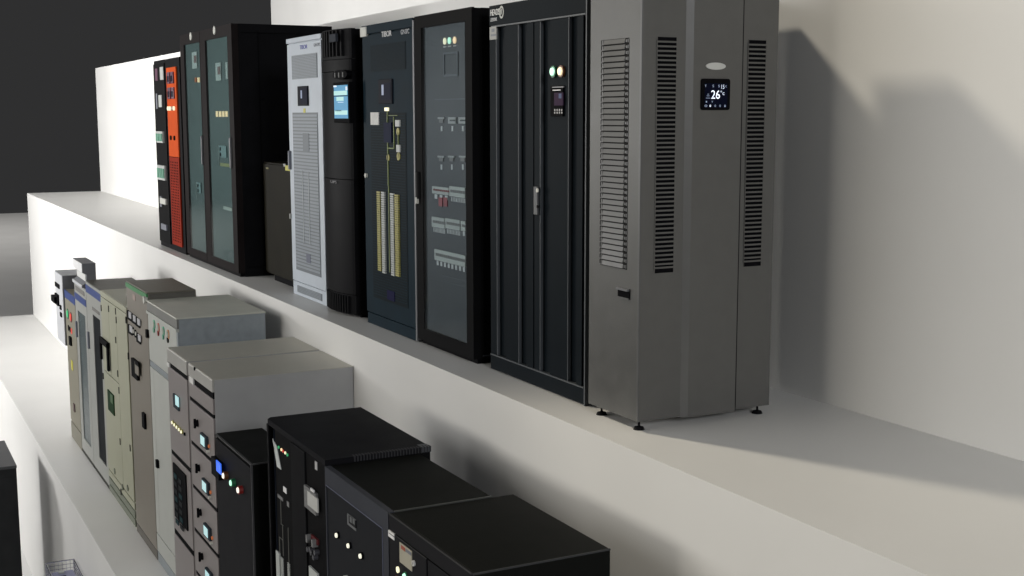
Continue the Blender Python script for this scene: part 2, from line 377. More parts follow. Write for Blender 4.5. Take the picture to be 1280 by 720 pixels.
def sub(a, b, c, d, mt, nm): part(nm, box(X0+(X1-X0)*a, X0+(X1-X0)*b, 3.0925, 3.0955, Z1-(Z1-Z0)*c, Z1-(Z1-Z0)*d), mt, o)
sub(.0, .22, .0, .05, UIW, 'logo_field'); sub(.88, 1, .05, .16, UIW, 'clock_field'); sub(.02, .98, .17, .30, UIC, 'status_bar'); sub(.2, .72, .35, .47, UIC, 'message_box')
sub(.0, 1, .31, .335, SCR, 'divider'); sub(.05, .98, .76, .89, UIC, 'menu_bar'); sub(.1, .55, .755, .785, SCR, 'caption'); sub(.3, .7, .505, .52, UIW, 'caption')
ptext('emblem', 'UPS', 3.112, 413.5, 225, 421, 228.5, mat('dull_print', (.16, .16, .17), .4), t)

# U6 dark teal cabinet
Y = 3.18
t = thing('mimic_cabinet', 'dark teal-black cabinet with white wordmark, mimic diagram and four terminal strips', 'equipment cabinet', (-7.93, 3.5, 0), GU)
part('body', box(-8.385, -7.487, Y+.015, 4.0, .0, 2.055, .004), NAVY, t)
part('top_cap', box(-8.385, -7.487, Y-.004, Y+.35, 2.0, 2.058, .003), NAVY, t)
part('corner_tag', box(-8.388, -8.28, Y-.012, Y+.01, 1.985, 2.05, .002), OFFW, t)
part('door', box(-8.38, -7.495, Y, Y+.014, .085, 1.992, .003), NAVY, t)
part('kick_panel', box(-8.37, -7.50, Y+.002, Y+.014, .003, .078, .002), NAVY, t)
X0, X1, Z0, Z1 = R4(Y, 463.5, 57, 507.5, 90)
v_ = part('vent', box(X0, X1, Y-.002, Y+.004, Z0, Z1), NAVYD, t); slats('vent_slats', Y-.002, X0+.01, X1-.01, Z0, Z1, 22, NAVY, v_, .4, .002)
X0, X1, Z0, Z1 = on(1, Y, 464.5, 200).x, on(1, Y, 508.5, 200).x, .20, on(1, Y, 464, 141).z
g_ = part('grille', box(X0, X1, Y-.002, Y+.004, Z0, Z1), NAVYD, t); slats('grille_slats', Y-.002, X0+.012, X1-.012, Z0+.02, Z1-.01, 70, NAVY, g_, .35, .002)
s_ = plate('display', Y, 475, 99.5, 491.5, 130, mat('display_bezel', (.015, .016, .022), .3), t, d=.012, bev=.003)
plate('screen', Y-.012, 476.5, 104, 488, 125, SCR, s_, d=.002); plate('painted_glint', Y-.014, 477, 106, 479.5, 119, GLINT, s_, d=.001)
plate('paper_notice', Y, 464.5, 140.5, 474.5, 156, PAPER, t, d=.008)
plate('indicator', Y, 482.2, 134.5, 486.3, 138.8, LCREAM, t, d=.01)
bm = bmesh.new()
def seg(x0, tt, x1, bb):
    a0, a1, b0, b1 = R4(Y-.004, x0, tt, x1, bb); bx(bm, a0, a1, Y-.009, Y-.003, b0, b1)
seg(484.8, 139, 485.6, 232); seg(492.5, 146, 493.1, 186); seg(485.6, 184.5, 493, 185.8); seg(498, 165, 498.7, 197); seg(486, 144, 497, 144.8); seg(486.6, 232, 487.4, 340)
part('mimic_line', bm, LIME, t)
plate('terminal_cover', Y-.003, 481.5, 153, 491, 178, mat('mimic_navy', (.012, .016, .04), .4), t, d=.012); plate('terminal_cover', Y-.003, 495.6, 150, 501, 158, WTER, t, d=.01)
plate('mimic_switch', Y-.003, 497, 181, 501.3, 190, WTER, t, d=.01); lamp('indicator', Y-.003, 498.2, 164.5, .024, YELD, t); lamp('indicator', Y-.003, 498.8, 195.5, .026, YELD, t); lamp('indicator', Y-.003, 485.8, 197, .022, YELD, t)
for (x0, tt, x1, bb, mm) in ((474, 238.8, 478, 337.8, YELD), (479.5, 239.3, 483.3, 341, WTER), (490.6, 241, 494.7, 344, WTER), (496.2, 242.6, 500.6, 344.8, YELD)):
    a0, a1, b0, b1 = R4(Y, x0, tt, x1, bb); slats('terminal_strip', Y-.003, a0, a1, b0, b1, 36, mm, t, .72, .012)
plate('emblem', Y-.003, 484.5, 362, 493.5, 374, mat('dim_blue', (.009, .009, .04), .4), t, d=.004)
ptext('wordmark', 'TIBOR', Y, 477, 39.6, 489.5, 46.6, WHT, t, .0); ptext('model_text', 'GM-SPC', Y, 501.3, 37.2, 511.6, 43.2, mat('soft_white_print', (.45, .46, .48), .5), t, .0)
part('lock', cyl(bmesh.new(), (-8.33, Y-.006, 1.04), .016, .018), OFFW, t)

# U7 black cabinet with glazed door
Y = 3.176
t = thing('distribution_cabinet', 'black cabinet with one smoked grey glass door over rows of white breakers', 'equipment cabinet', (-7.05, 3.6, 0), GU)
part('body', box(-7.458, -6.63, Y+.06, 4.05, .03, 2.058, .004), BLKM, t)
part('plinth', box(-7.45, -6.64, Y+.03, 4.03, 0, .03), DRK, t)
part('side_trim', box(-6.6295, -6.622, Y+.06, 4.0, .045, .052), FRMB, t)
part('edge_strip', box(-7.482, -7.461, Y-.004, Y+.03, .01, 2.04), SILV, t)
bm = bmesh.new(); ring(bm, -7.456, -6.632, .031, 2.056, -7.403, -6.657, .060, 2.025, Y+.0178, Y+.0598); part('door_surround', bm, BLKM, t)
part('inner_panel', box(-7.40, -6.66, Y+.018, Y+.059, .065, 2.02), GREYP, t)
g0, g1, gz0, gz1 = -7.355, -6.722, .107, 1.986
bm = bmesh.new(); ring(bm, -7.455, -6.63, .03, 2.06, g0, g1, gz0, gz1, Y, Y+.0175); d_ = part('door', bm, BLKM, t)
part('glass_pane', box(g0, g1, Y+.0015, Y+.004, gz0, gz1), glass('smoked_glass', (.84, .87, .89)), d_)
part('handle', box(-7.43, -7.40, Y-.018, Y+.002, .93, 1.10, .004), mat('door_handle_black', (.02, .02, .02), .3), d_)
part('lock', box(-7.425, -7.408, Y-.02, Y-.004, .90, .94), OFFW, d_)
Yi = Y+.018
for x, mm, y_ in ((556.5, LCREAM, 51.5), (562.3, LMINT, 50.8), (568.8, LWARM, 50.2)):
    lamp('indicator', Yi, x, y_, .020, mm, t); plate('indicator_caption', Yi, x-2, y_+6.5, x+2, y_+8, PAPER, t, d=.003)
bm = bmesh.new(); a0, a1, b0, b1 = R4(Yi, 555, 66, 573, 96); ring(bm, a0, a1, b0, b1, a0+.012, a1-.012, b0+.012, b1-.012, Yi-.005, Yi+.001); part('blank_frame', bm, mat('slate_line', (.12, .14, .15), .5), t)
part('panel_seam', box(a0-.14, g1, Yi-.003, Yi+.001, on(1, Yi, 545, 125).z, on(1, Yi, 545, 124).z), mat('slate_line', (.12, .14, .15), .5), t)
for row, (yy, xs) in enumerate(((151, (552.5, 566, 579)), (199, (552.3, 565.3, 579)))):
    for i, x in enumerate(xs):
        if row == 0 and i > 0:
            o = plate('breaker', Yi, x-4.5, yy-4.5, x+5 if i == 1 else 583, yy+3.5, WTER, t, d=.008); plate('toggle_slot', Yi-.008, x-3.5, yy-1.5, x+3, yy+.5, GREYP, o, d=.003)
        else:
            o = plate('breaker', Yi, x-4, yy-4.5, x+4, yy-2.3, WTER, t, d=.008); plate('toggle_slot', Yi, x-2.5, yy-2.0, x+2.5, yy+2.5, mat('breaker_grey', (.22, .22, .21), .5), o, d=.006)
        plate('breaker_tag', Yi, x-1, yy+6.5, x+.9, yy+13, mat('bright_tag', (.80, .82, .80), .5), t, d=.003)
def brow(x0, tt, x1, bb, nt, tagn, mt_=None):
    o = plate('breaker_row', Yi, x0, tt, x1, bb, mat('breaker_cream', (.62, .66, .61), .5), t, d=.008); h = bb-tt
    a0, a1, b0, b1 = R4(Yi-.008, x0, tt+h*.35, x1, tt+h*.62); bm = bmesh.new(); n = max(2, int((x1-x0)/2.4)); w = (a1-a0)/n
    for k in range(n): bx(bm, a0+w*(k+.12), a0+w*(k+.88), Yi-.0105, Yi-.007, b0, b1)
    part('toggle', bm, mt_ or mat('breaker_grey', (.22, .22, .21), .5), o)
    a0, a1, b0, b1 = R4(Yi, x0+1, bb+1, x1, bb+6.5); bm = bmesh.new(); w = (a1-a0)/tagn
    for k in range(tagn): bx(bm, a0+w*(k+.2), a0+w*(k+.7), Yi-.003, Yi+.001, b0, b1)
    part('breaker_tags', bm, mat('bright_tag', (.80, .82, .80), .5), o)
brow(541.5, 232.5, 562, 241.5, 6, 3, BEZR); brow(563, 232.5, 582.5, 245, 8, 9)
for x in (551.7, 557.8): plate('red_tag', Yi, x-2.4, 246.5, x+2, 257.5, mat('red_plastic', (.45, .08, .09), .5), t, d=.006)
brow(541, 270.5, 557, 283, 6, 9); brow(558, 272.5, 576, 285, 6, 9); brow(577.3, 276, 583, 288, 2, 1)
brow(544.5, 311, 583, 324.5, 14, 8)
for (x, yy) in ((553, 343), (553, 350)): part('cable_duct', box(on(1, Yi, x, yy).x, g1, Yi-.004, Yi+.001, on(1, Yi, x, yy+1).z, on(1, Yi, x, yy).z), mat('slate_line', (.12, .14, .15), .5), t)

# U8 ribbed ink blue cabinet
Y = 3.207
t = thing('ribbed_cabinet', 'wide blue-black cabinet with vertical ribbed door, HEADS lettering and two round lamps', 'equipment cabinet', (-5.92, 3.7, 0), GU)
part('body', box(-6.47, -5.36, Y+.03, 4.19, .0, 2.05, .004), INK, t)
zt = on(1, Y, 620, 33).z; zb = on(1, Y, 613, 442).z
part('header_panel', box(-6.47, -5.41, Y, Y+.029, zt+.006, 2.052, .003), INK, t)
part('header_edge', box(-6.44, -5.415, Y-.003, Y+.02, zt-.003, zt+.005), INKE, t)
part('plinth', box(-6.47, -5.41, Y, Y+.029, .005, zb-.004, .003), INK, t)
part('plinth_edge', box(-6.465, -5.415, Y-.003, Y+.02, zb-.003, zb+.004), INKE, t)
part('corner_post', box(-5.408, -5.398, Y-.004, Y+.025, .0, 2.05), INKE, t)
rx = [(613, 621), (632.5, 648), (659, 666.5), (668, 675), (687.5, 710), (721.5, 728)]
bm = bmesh.new(); be = bmesh.new()
bx(bm, -6.465, -5.415, Y+.022, Y+.029, zb+.005, zt-.004)
for a, b in rx:
    A = on(1, Y, a, 250).x; B = on(1, Y, b, 250).x; bx(bm, A, B, Y, Y+.0215, zb+.006, zt-.005)
for b in (620.8, 648, 675, 710):
    B = on(1, Y, b, 250).x; bx(be, B+.0005, B+.0055, Y-.001, Y+.018, zb+.006, zt-.005)
d_ = part('door', bm, INK, t); part('rib_edge', be, INKE, d_)
h_ = part('handle', box(*R4(Y, 669.6, 233, 674.4, 268)[:2], Y-.014, Y-.001, R4(Y, 669.6, 233, 674.4, 268)[2], R4(Y, 669.6, 233, 674.4, 268)[3], .003), mat('handle_grey', (.06, .063, .067), .45, metal=.0), d_)
lamp('handle_lock', Y-.014, 672, 238, .011, OFFW, h_, d=.006); lamp('keyhole', Y-.014, 672, 258.5, .009, DRK, h_, d=.004)
lamp('round_lamp', Y, 693.3, 89.6, .022, LMINT, t, BEZG, d=.014, label='pale green lamp'); lamp('round_lamp', Y, 703.0, 89.2, .022, mat('lamp_peach', (1, .80, .50), .3, emit=.85, noise=0), t, BEZA, d=.014, label='warm orange lamp')
o = plate('control_panel', Y, 690, 107.5, 705.5, 145.5, DRK, t, d=.01, bev=.002)
plate('trim_bar', Y-.01, 690.5, 108.5, 705, 109.8, mat('dull_print', (.16, .16, .17), .4), o, d=.002); plate('logo_bar', Y-.01, 691, 112.3, 701, 113.4, WHT, o, d=.002)
plate('screen', Y-.01, 693, 116, 704, 132, mat('purple_screen', (.035, .02, .04), .5, emit=.12), o, d=.002); plate('painted_reflection', Y-.012, 698.5, 117, 702, 123, mat('painted_reflection_blue', (.015, .03, .10), .5, emit=.15), o, d=.001)  # bluish reflection on the screen is a painted, weakly emitting plate
for k in range(4):
    for j in range(2): lamp('key', Y-.01, 693.8+k*2.9, 137.5+j*3.4, .0055, mat('key_grey', (.35, .34, .34), .4), o, d=.004)
ptext('wordmark', 'HEADS', Y, 613.2, 12.3, 624.6, 20.0, WHT, t, .0); ptext('small_text', 'LIEBONK', Y, 613.4, 22.8, 621.5, 27.2, mat('soft_white_print', (.45, .46, .48), .5), t, .01)
p = on(1, Y, 627.0, 15.2); bm = bmesh.new(); n = 28
for k in range(n):
    a, b = 2*math.pi*k/n, 2*math.pi*(k+1)/n
    vs = [(p.x+math.cos(q)*rr*.78, yy, p.z+math.sin(q)*rr) for yy in (Y-.002, Y+.001) for q, rr in ((a, .024), (b, .024), (b, .034), (a, .034))]
    v = [bm.verts.new(c) for c in vs]
    for f in ((0, 1, 2, 3), (4, 7, 6, 5), (3, 2, 6, 7), (0, 4, 5, 1)): bm.faces.new([v[i] for i in f])
for k in range(3): bx(bm, p.x-.012+k*.006, p.x-.008+k*.006, Y-.002, Y+.001, p.z-.018+k*.004, p.z+.012+k*.004)
part('emblem', bm, WTER, t)
o = plate('rating_label', Y-.001, 612.6, 34, 621, 50, mat('grey_label', (.26, .26, .25), .5), t, d=.003)
plate('label_print', Y-.004, 613.5, 43, 620, 45.5, GREYT, o, d=.001); plate('label_print', Y-.004, 614.5, 36, 618, 40, GREYT, o, d=.001)

# U9 free standing grey unit
t = thing('air_unit', 'tall grey free-standing unit on four small feet with louvres and a lit 26 degree display', 'air conditioner', (-5.06, 3.55, 0))
XA, XB, YA, YB, ZT = -5.285, -4.84, 3.156, 3.92, 2.13
part('body', box(XA, XB-.012, YA+.012, YB, .043, ZT, .004), GREY, t)
part('side_panel', box(XA, XB-.006, YA, YA+.012, .043, ZT, .0025), GREY, t)
sd = mat('satin_grey_front', (.097, .095, .09))
part('front_panel', box(XB-.011, XB, YA+.006, 3.70, .043, ZT, .002), GREYF, t)
part('front_panel', box(XB-.011, XB, 3.703, YB, .043, ZT, .002), GREYF, t)
bm = prism(bmesh.new(), [(XB-.002, 3.388), (XB+.016, 3.425), (XB+.016, 3.70), (XB-.002, 3.70)], .040, ZT-.004)
part('raised_panel', bm, GREYF, t)
part('panel_seam', box(XB-.001, XB+.0165, 3.7005, 3.7045, .045, ZT-.005), DRK, t)
part('corner_trim', box(XB-.012, XB+.002, YA-.002, YA+.006, .043, ZT, .001), GREYL, t)
# side louvre (faces -y)
X0, X1, Z0, Z1 = R4(YA, 751.5, 50.5, 780.5, 331)
lv = part('louvre', box(X0-.006, X1+.032, YA-.001, YA+.001, Z0, Z1), mat('louvre_backing', (.018, .018, .018), .6), t, label='louvre with hooded bars')
slb = bmesh.new(); n = 40; pz = (Z1-Z0)/n
for k in range(n):
    z = Z0+pz*(k+.5)
    v = [slb.verts.new(c) for c in ((X0+.020, YA-.001, z+pz*.42), (X1, YA-.001, z+pz*.42), (X1, YA-.0055, z-pz*.34), (X0+.020, YA-.0055, z-pz*.34), (X0+.020, YA-.001, z-pz*.36), (X1, YA-.001, z-pz*.36))]
    for f in ((0, 1, 2, 3), (3, 2, 5, 4), (0, 3, 4), (1, 5, 2), (0, 4, 5, 1)): slb.faces.new([v[i] for i in f])
    bx(slb, X0-.007, X0+.001, YA-.003, YA, z-pz*.48, z-pz*.22)
    bx(slb, X0+.006, X0+.016, YA-.003, YA, z-pz*.42, z+pz*.42)
    bx(slb, X1+.009, X1+.019, YA-.004, YA, z-pz*.22, z+pz*.24)
    bx(slb, X1+.023, X1+.030, YA-.003, YA, z-pz*.30, z+pz*.30)
part('louvre_bars', slb, GREYL, lv)
X0, X1, Z0, Z1 = R4(YA, 773.2, 358.5, 787.6, 371.5)
o = part('latch', box(X0, X1, YA-.006, YA+.001, Z0, Z1, .002), DRK, t); part('latch_lip', box(X0, X1, YA-.016, YA-.004, Z1-.010, Z1), SILV, o); part('latch_rim', box(X0+.004, X1, YA-.009, YA-.004, Z0, Z0+.006), GREYL, o)
# slot columns on the front (faces +x)
def slots(px0, pt, px1, pb, n):
    A = on(0, XB, px0, pt); B = on(0, XB, px1, pt); D = on(0, XB, px0, pb)
    y0, y1, z1, z0 = A.y, B.y, A.z, D.z; o = part('vent_column', box(XB-.001, XB+.0012, y0, y1, z0, z1), DRK, t)
    bm = bmesh.new(); pz = (z1-z0)/n
    for k in range(1, n): bx(bm, XB, XB+.005, y0-.004, y1+.004, z0+pz*k-pz*.19+(.004 if k == 1 else 0), z0+pz*k+pz*.19+(.004 if k == 1 else 0))
    for yy in (y0, y1): cyl(bm, (XB+.002, yy, (z0+z1)/2), .002, z1-z0, 'z', 6)
    part('vent_bars', bm, GREYF, o)
slots(821.5, 46, 846.0, 341.5, 52); slots(935.5, 50, 957.8, 333, 51)
XF = XB+.016
def XR4(x0, tt, x1, bb, X=XF):
    md = (tt+bb)/2; return on(0, X, x0, md).y, on(0, X, x1, md).y, on(0, X, x0, bb).z, on(0, X, x0, tt).z
y0, y1, z0, z1 = XR4(882, 78, 906.5, 87)
bm = bmesh.new(); cyl(bm, (0, 0, 0), 1, .006, 'x', 40)
for v in bm.verts: v.co = Vector((XF+v.co.x+.002, (y0+y1)/2+v.co.y*(y1-y0)/2, (z0+z1)/2+v.co.z*(z1-z0)/2))
part('oval_badge', bm, mat('badge_pale', (.55, .55, .52), .35), t)
y0, y1, z0, z1 = XR4(875.5, 98.2, 911.6, 137.6)
bm = bmesh.new(); rr = .012; loop = []
for (cy, cz, a0) in ((y1-rr, z1-rr, 0), (y0+rr, z1-rr, 90), (y0+rr, z0+rr, 180), (y1-rr, z0+rr, 270)):
    for k in range(6):
        a = math.radians(a0+k*18); loop.append((cy+rr*math.cos(a), cz+rr*math.sin(a)))
va = [bm.verts.new((XF-.001, y, z)) for y, z in loop]; vb = [bm.verts.new((XF+.006, y, z)) for y, z in loop]
bm.faces.new(va); bm.faces.new(vb[::-1])
for i in range(len(loop)): bm.faces.new((va[i], va[(i+1) % len(loop)], vb[(i+1) % len(loop)], vb[i]))
o = part('display', bm, mat('display_black', (.003, .003, .004), .25), t)
W = y1-y0; Hh = z1-z0; XD = XF+.006
part('screen', box(XD-.001, XD+.0008, y0+W*.12, y1-W*.10, z0+Hh*.08, z1-Hh*.15), mat('display_navy', (.002, .003, .012), .45, emit=.15, noise=0), o)
def dt(s, a, b, c, d, mt_=DIG, bold=0, nm='digits'): text(nm, s, y0+W*a, y0+W*b, z1-Hh*c, z1-Hh*d, XD+.0008, mt_, o, 'x', .0006, bold)
dt('26', .34, .64, .64, .37, DIG, .0); dt('15', .685, .79, .32, .19, mat('mid_digit_light', (.6, .66, .8), .3, emit=.7, noise=0), .0)
dt('c', .83, .87, .27, .21, DIGD, 0, 'unit_mark'); dt('\u00b0c', .66, .80, .52, .38, mat('mid_digit_light', (.6, .66, .8)), 0, 'unit_mark')
for a in (.12, .38, .58): dt('Y' if a < .2 else 'S', a, a+.05, .27, .19, DIGD, 0, 'symbol')
for (c, d, a, b) in ((.50, .485, .21, .26), (.555, .54, .19, .28), (.625, .61, .16, .31)): part('level_bar', box(XD, XD+.0014, y0+W*a, y0+W*b, z1-Hh*c, z1-Hh*d), DIGD, o)
dt('I', .16, .20, .76, .71, DIGD, .02, 'symbol'); dt('T', .35, .41, .76, .71, DIGD, .02, 'symbol')
for k, ch in enumerate('ococ*'):
    a = .12+k*.17; dt('o' if k != 4 else 'i', a, a+(.09 if k == 0 else .05), .90, .83, DIG if k == 1 else DIGD, .0, 'icon')
for (fx, fy) in ((-5.205, 3.185), (-4.872, 3.185), (-4.875, 3.875), (-5.205, 3.875)):
    bm = bmesh.new(); cyl(bm, (fx, fy, .0065), .027, .012, 'z', 28, r2=.021); cyl(bm, (fx, fy, .03), .0055, .04, 'z', 12); cyl(bm, (fx, fy, .015), .013, .008, 'z', 16, r2=.006)
    part('levelling_foot', bm, BLK, t)

# ------------------------------------------------------------------ lower row
Y = 2.12
t = thing('meter_box', 'small light grey wall box at the far end of the lower row, black knob', 'meter box', (-15.9, 2.3, -1.24), None)
part('body', box(-16.2, -15.6, Y+.01, 2.45, -1.24, -.412, .003), DGREY, t); part('door', box(-16.2, -15.6, Y, Y+.0095, -1.24, -.412, .003), WBOX, t)
part('lid', box(-16.2, -15.6, Y+.002, 2.45, -.4115, -.405), mat('light_grey_lid', (.30, .31, .33), .45), t)
part('bracket', box(-15.599, -15.588, 2.2, 2.4, -1.1, -.7), DGREY, t)
plate('slot', Y, 69.5, 352, 74.5, 357, DRK, t, d=.01); o = plate('knob', Y, 69, 368, 73, 375, DRK, t, d=.05); plate('knob_base', Y, 70.5, 366, 74, 379, DRK, t, d=.02)
plate('switch', Y, 75.5, 381, 77, 386, DRK, t, d=.012); plate('switch', Y, 76, 390, 77.7, 395, DRK, t, d=.012); lamp('lock', Y, 71.5, 379.5, .03, OFFW, t)

Y = 2.14
t = thing('beige_cabinet', 'narrow beige cabinet with a blue top band and small green and red buttons', 'switch cabinet', (-15.2, 2.4, ZL), GL)
part('body', box(-15.585, -14.81, Y+.01, 2.62, ZL, -.565, .003), BEI, t); part('door', box(-15.575, -14.82, Y, Y+.0095, ZL+.22, -.66, .003), BEI, t)
part('header_band', box(-15.58, -14.81, Y-.002, Y+.0095, -.655, -.565, .002), BBAND, t)
part('plinth', box(-15.575, -14.82, Y, Y+.0095, ZL+.005, ZL+.20, .002), mat('beige_plinth', (.18, .17, .13), .5), t)
lamp('button', Y, 85, 392.3, .045, LGRN, t, BEZG); lamp('button', Y, 89, 396.5, .045, LRED, t, BEZR)
for x, y_, mm in ((86, 409.7, DRK), (87.8, 411.7, DRK), (89.8, 414, LRED)): lamp('push_button', Y, x, y_, .035, mm, t)
plate('breaker_slot', Y, 88, 420, 90, 430, DRK, t, d=.02)
p = on(1, Y, 90.3, 456); part('warning_sign', prism(bmesh.new(), [(p.x-.06, Y-.004), (p.x+.06, Y-.004), (p.x+.06, Y), (p.x-.06, Y)], p.z-.06, p.z+.05), YEL, t)
plate('lock', Y, 92.5, 504, 94, 513, mat('brown_lock', (.08, .04, .04), .5), t, d=.01)

def window_cabinet(X0, X1, zt, label, wm, w0, w1, wzt, wzb, bt, bb_, topm):
    t = thing('window_cabinet', label, 'switch cabinet', ((X0+X1)/2, 2.4, ZL), GL)
    part('body', box(X0, X1, Y+.02, 2.62, ZL, zt-.006, .003), LGREY, t); part('top_panel', box(X0, X1, Y+.002, 2.62, zt-.0055, zt, .002), topm, t)
    bm = bmesh.new(); ring(bm, X0+.004, X1-.004, ZL+.05, zt-.01, w0, w1, wzb, wzt, Y, Y+.019); d_ = part('door', bm, LGREY, t)
    part('window', box(w0, w1, Y+.008, Y+.0185, wzb, wzt), wm, d_); part('header_band', box(X0+.004, X1-.02, Y-.004, Y+.001, bb_, bt, .001), BBAND, t)
    part('plinth', box(X0+.01, X1-.01, Y+.004, Y+.0195, ZL+.003, ZL+.046), SEAM, t); part('handle', box(X0+.05, X0+.10, Y-.02, Y, -1.0, -.82, .004), GREYT, t)
    return t
w = [on(1, Y, 97.5, 392).x, on(1, Y, 106.5, 400).x]
t = window_cabinet(-14.80, -14.005, -.373, 'grey-framed cabinet with dull teal window and blue band, second from the meter box', WINT, w[0], w[1], on(1, Y, 97.5, 388).z, ZL+.20, on(1, Y, 94, 365).z, on(1, Y, 94, 373).z, mat('dull_grey_top', (.12, .12, .11), .5))
plate('name_strip', Y, 94.5, 357, 105, 362, mat('taupe_strip', (.14, .13, .12), .5), t, d=.004)
w = [on(1, Y, 116, 395).x, on(1, Y, 125, 400).x]
t = window_cabinet(-14.0, -13.06, -.276, 'grey-framed cabinet with black window, blue band and dark olive top', WIND, w[0], w[1], on(1, Y, 116, 393).z, ZL+.22, on(1, Y, 108.5, 356).z, on(1, Y, 108.5, 365).z, mat('dark_olive_top', (.085, .082, .065), .5))
plate('name_strip', Y, 115.5, 383.5, 124, 387, mat('taupe_strip', (.14, .13, .12)), t, d=.004)

Y = 2.13
t = thing('desk_console', 'small grey box with white sloping front standing on top of the window cabinets', 'control box', (-14.42, 2.4, -.373), None)
CY = on(0, -14.10, 119.4, 329.8).y
bm = bmesh.new(); pr_ = [(2.13, -.11), (2.13, -.21), (2.17, -.23), (2.17, -.31), (2.12, -.345), (2.12, -.372), (CY, -.372), (CY, -.11)]
a = [bm.verts.new((-14.73, y, z)) for y, z in pr_]; b = [bm.verts.new((-14.10, y, z)) for y, z in pr_]
bm.faces.new(a); bm.faces.new(b[::-1])
for i in range(8): bm.faces.new((a[i], a[(i+1) % 8], b[(i+1) % 8], b[i]))
part('body', bm, DGREY, t)
part('front_panel', box(-14.73, -14.10, 2.122, 2.1295, -.205, -.112, .002), mat('bright_white_paint', (.80, .80, .80), .45), t); part('keypad', box(-14.70, -14.13, 2.160, 2.1695, -.305, -.235), PAPER, t)
part('lower_lip', box(-14.73, -14.10, 2.112, 2.1195, -.372, -.340), WBOX, t)

t = thing('pale_green_cabinet', 'pale green cabinet with three narrow doors and a black angled handle', 'switch cabinet', (-12.4, 2.4, ZL), GL)
XA, XB, ZT = -13.05, -11.71, -.265
part('body', box(XA, XB, Y+.015, 2.66, ZL, ZT, .003), PGRN, t)
part('top_rail', box(XA, XB, Y, Y+.0145, ZT-.055, ZT-.002, .003), PGRN, t)
xs = [XA+.006, on(1, Y, 135.2, 380).x, on(1, Y, 144.3, 380).x, XB-.006]; zm = on(1, Y, 129.7, 461).z
part('door', box(xs[0], xs[1]-.006, Y, Y+.0145, zm, ZT-.062, .003), PGRN, t); part('door', box(xs[1]+.004, xs[2]-.006, Y, Y+.0145, zm, ZT-.062, .003), PGRN, t)
part('door', box(xs[2]+.004, xs[3], Y, Y+.0145, ZL+.26, ZT-.062, .003), PGRN, t); part('door', box(xs[0], xs[2]-.006, Y, Y+.0145, ZL+.26, zm-.012, .003), PGRN, t)
for z in (.02, .10, .18): part('plinth_rail', box(XA+.006, XB-.006, Y+.002, Y+.0145, ZL+z, ZL+z+.062), PGRD if z < .15 else PGRN, t)
for (x, y_) in ((136, 386), (144.8, 389), (145.5, 400), (145, 425), (147.5, 467), (149, 488), (150.5, 552), (151.5, 615), (126.8, 385), (129, 470), (157.7, 400), (160.5, 445), (163, 560)):
    p = on(1, Y, x, y_); part('hinge', box(p.x-.012, p.x+.012, Y-.006, Y+.004, p.z-.03, p.z+.03), SEAM, t)
A = on(1, Y, 127.5, 423); B = on(1, Y, 137.5, 431); D = on(1, Y, 137.5, 462.8)
bm = bmesh.new(); bx(bm, A.x, B.x, Y-.03, Y-.005, A.z-.035, A.z+.025, .006); bx(bm, B.x-.06, B.x, Y-.03, Y-.008, D.z, A.z+.02, .006); bx(bm, A.x, A.x+.04, Y-.03, Y-.005, D.z+.05, A.z+.02, .006)
part('handle', bm, DRK, t)
plate('warning_label', Y, 135.8, 487, 143, 511, mat('green_black_label', (.010, .035, .012), .4), t, d=.01, bev=.003); plate('label_mark', Y-.01, 138, 492, 141, 502, mat('dim_green', (.04, .10, .03), .5), t, d=.002)
for (x, y_) in ((143.7, 589), (153.5, 609), (160, 610)): lamp('screw_cap', Y, x, y_, .03, PGRD, t, d=.01)

t = thing('khaki_cabinet', 'tallest khaki-brown cabinet with green stripe along its top edge and black meters', 'switch cabinet', (-11.2, 2.35, ZL), GL)
XA, XB, ZT = -11.655, -10.76, -.012
part('body', box(XA, XB, Y+.01, 2.541, ZL, ZT-.012, .003), KHAK, t); part('top_panel', box(XA, XB, Y, 2.541, ZT-.0115, ZT, .003), KHAT, t)
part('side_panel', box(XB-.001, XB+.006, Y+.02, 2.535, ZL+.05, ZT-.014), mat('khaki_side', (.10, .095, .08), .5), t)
part('stripe', box(XA, XB, Y-.006, Y+.0095, ZT-.05, ZT-.012), GSTR, t); part('door', box(XA+.005, XB-.005, Y, Y+.0095, ZL+.09, ZT-.055, .003), KHAK, t)
part('plinth', box(XA+.005, XB-.005, Y+.002, Y+.0095, ZL+.004, ZL+.082), mat('khaki_plinth', (.09, .08, .065), .5), t)
plate('notice', Y, 166, 367, 169.2, 374, mat('pink_label', (.32, .24, .21), .6), t, d=.003)
for (x, y_) in ((162.5, 393), (168, 397.3), (173.3, 401.5), (163.7, 410.5), (174.2, 421.5)):
    o = plate('meter', Y, x-2.4, y_-5.5, x+2.2, y_+5.2, DRK, t, d=.012, bev=.003); plate('dial', Y-.012, x-1.6, y_-4, x+1.5, y_+3.6, MOVE, o, d=.002)
for (x, y_) in ((167, 414), (170, 417)): lamp('selector', Y, x, y_, .035, DRK, t, d=.012); lamp('selector_cap', Y-.012, x, y_, .018, OFFW, t, d=.008)
o = plate('relay', Y, 167.5, 447, 174.3, 469, DRK, t, d=.025, bev=.003); plate('relay_face', Y-.025, 168.8, 452, 173, 466, KHAK, o, d=.002); plate('relay_screen', Y-.027, 169, 450, 173, 455, DRK, o, d=.003)
plate('handle', Y, 180, 515, 183, 533, DRK, t, d=.02, bev=.003)
part('lifting_eye', cyl(bmesh.new(), (XB-.02, Y-.01, ZT-.06), .03, .03), OFFW, t)

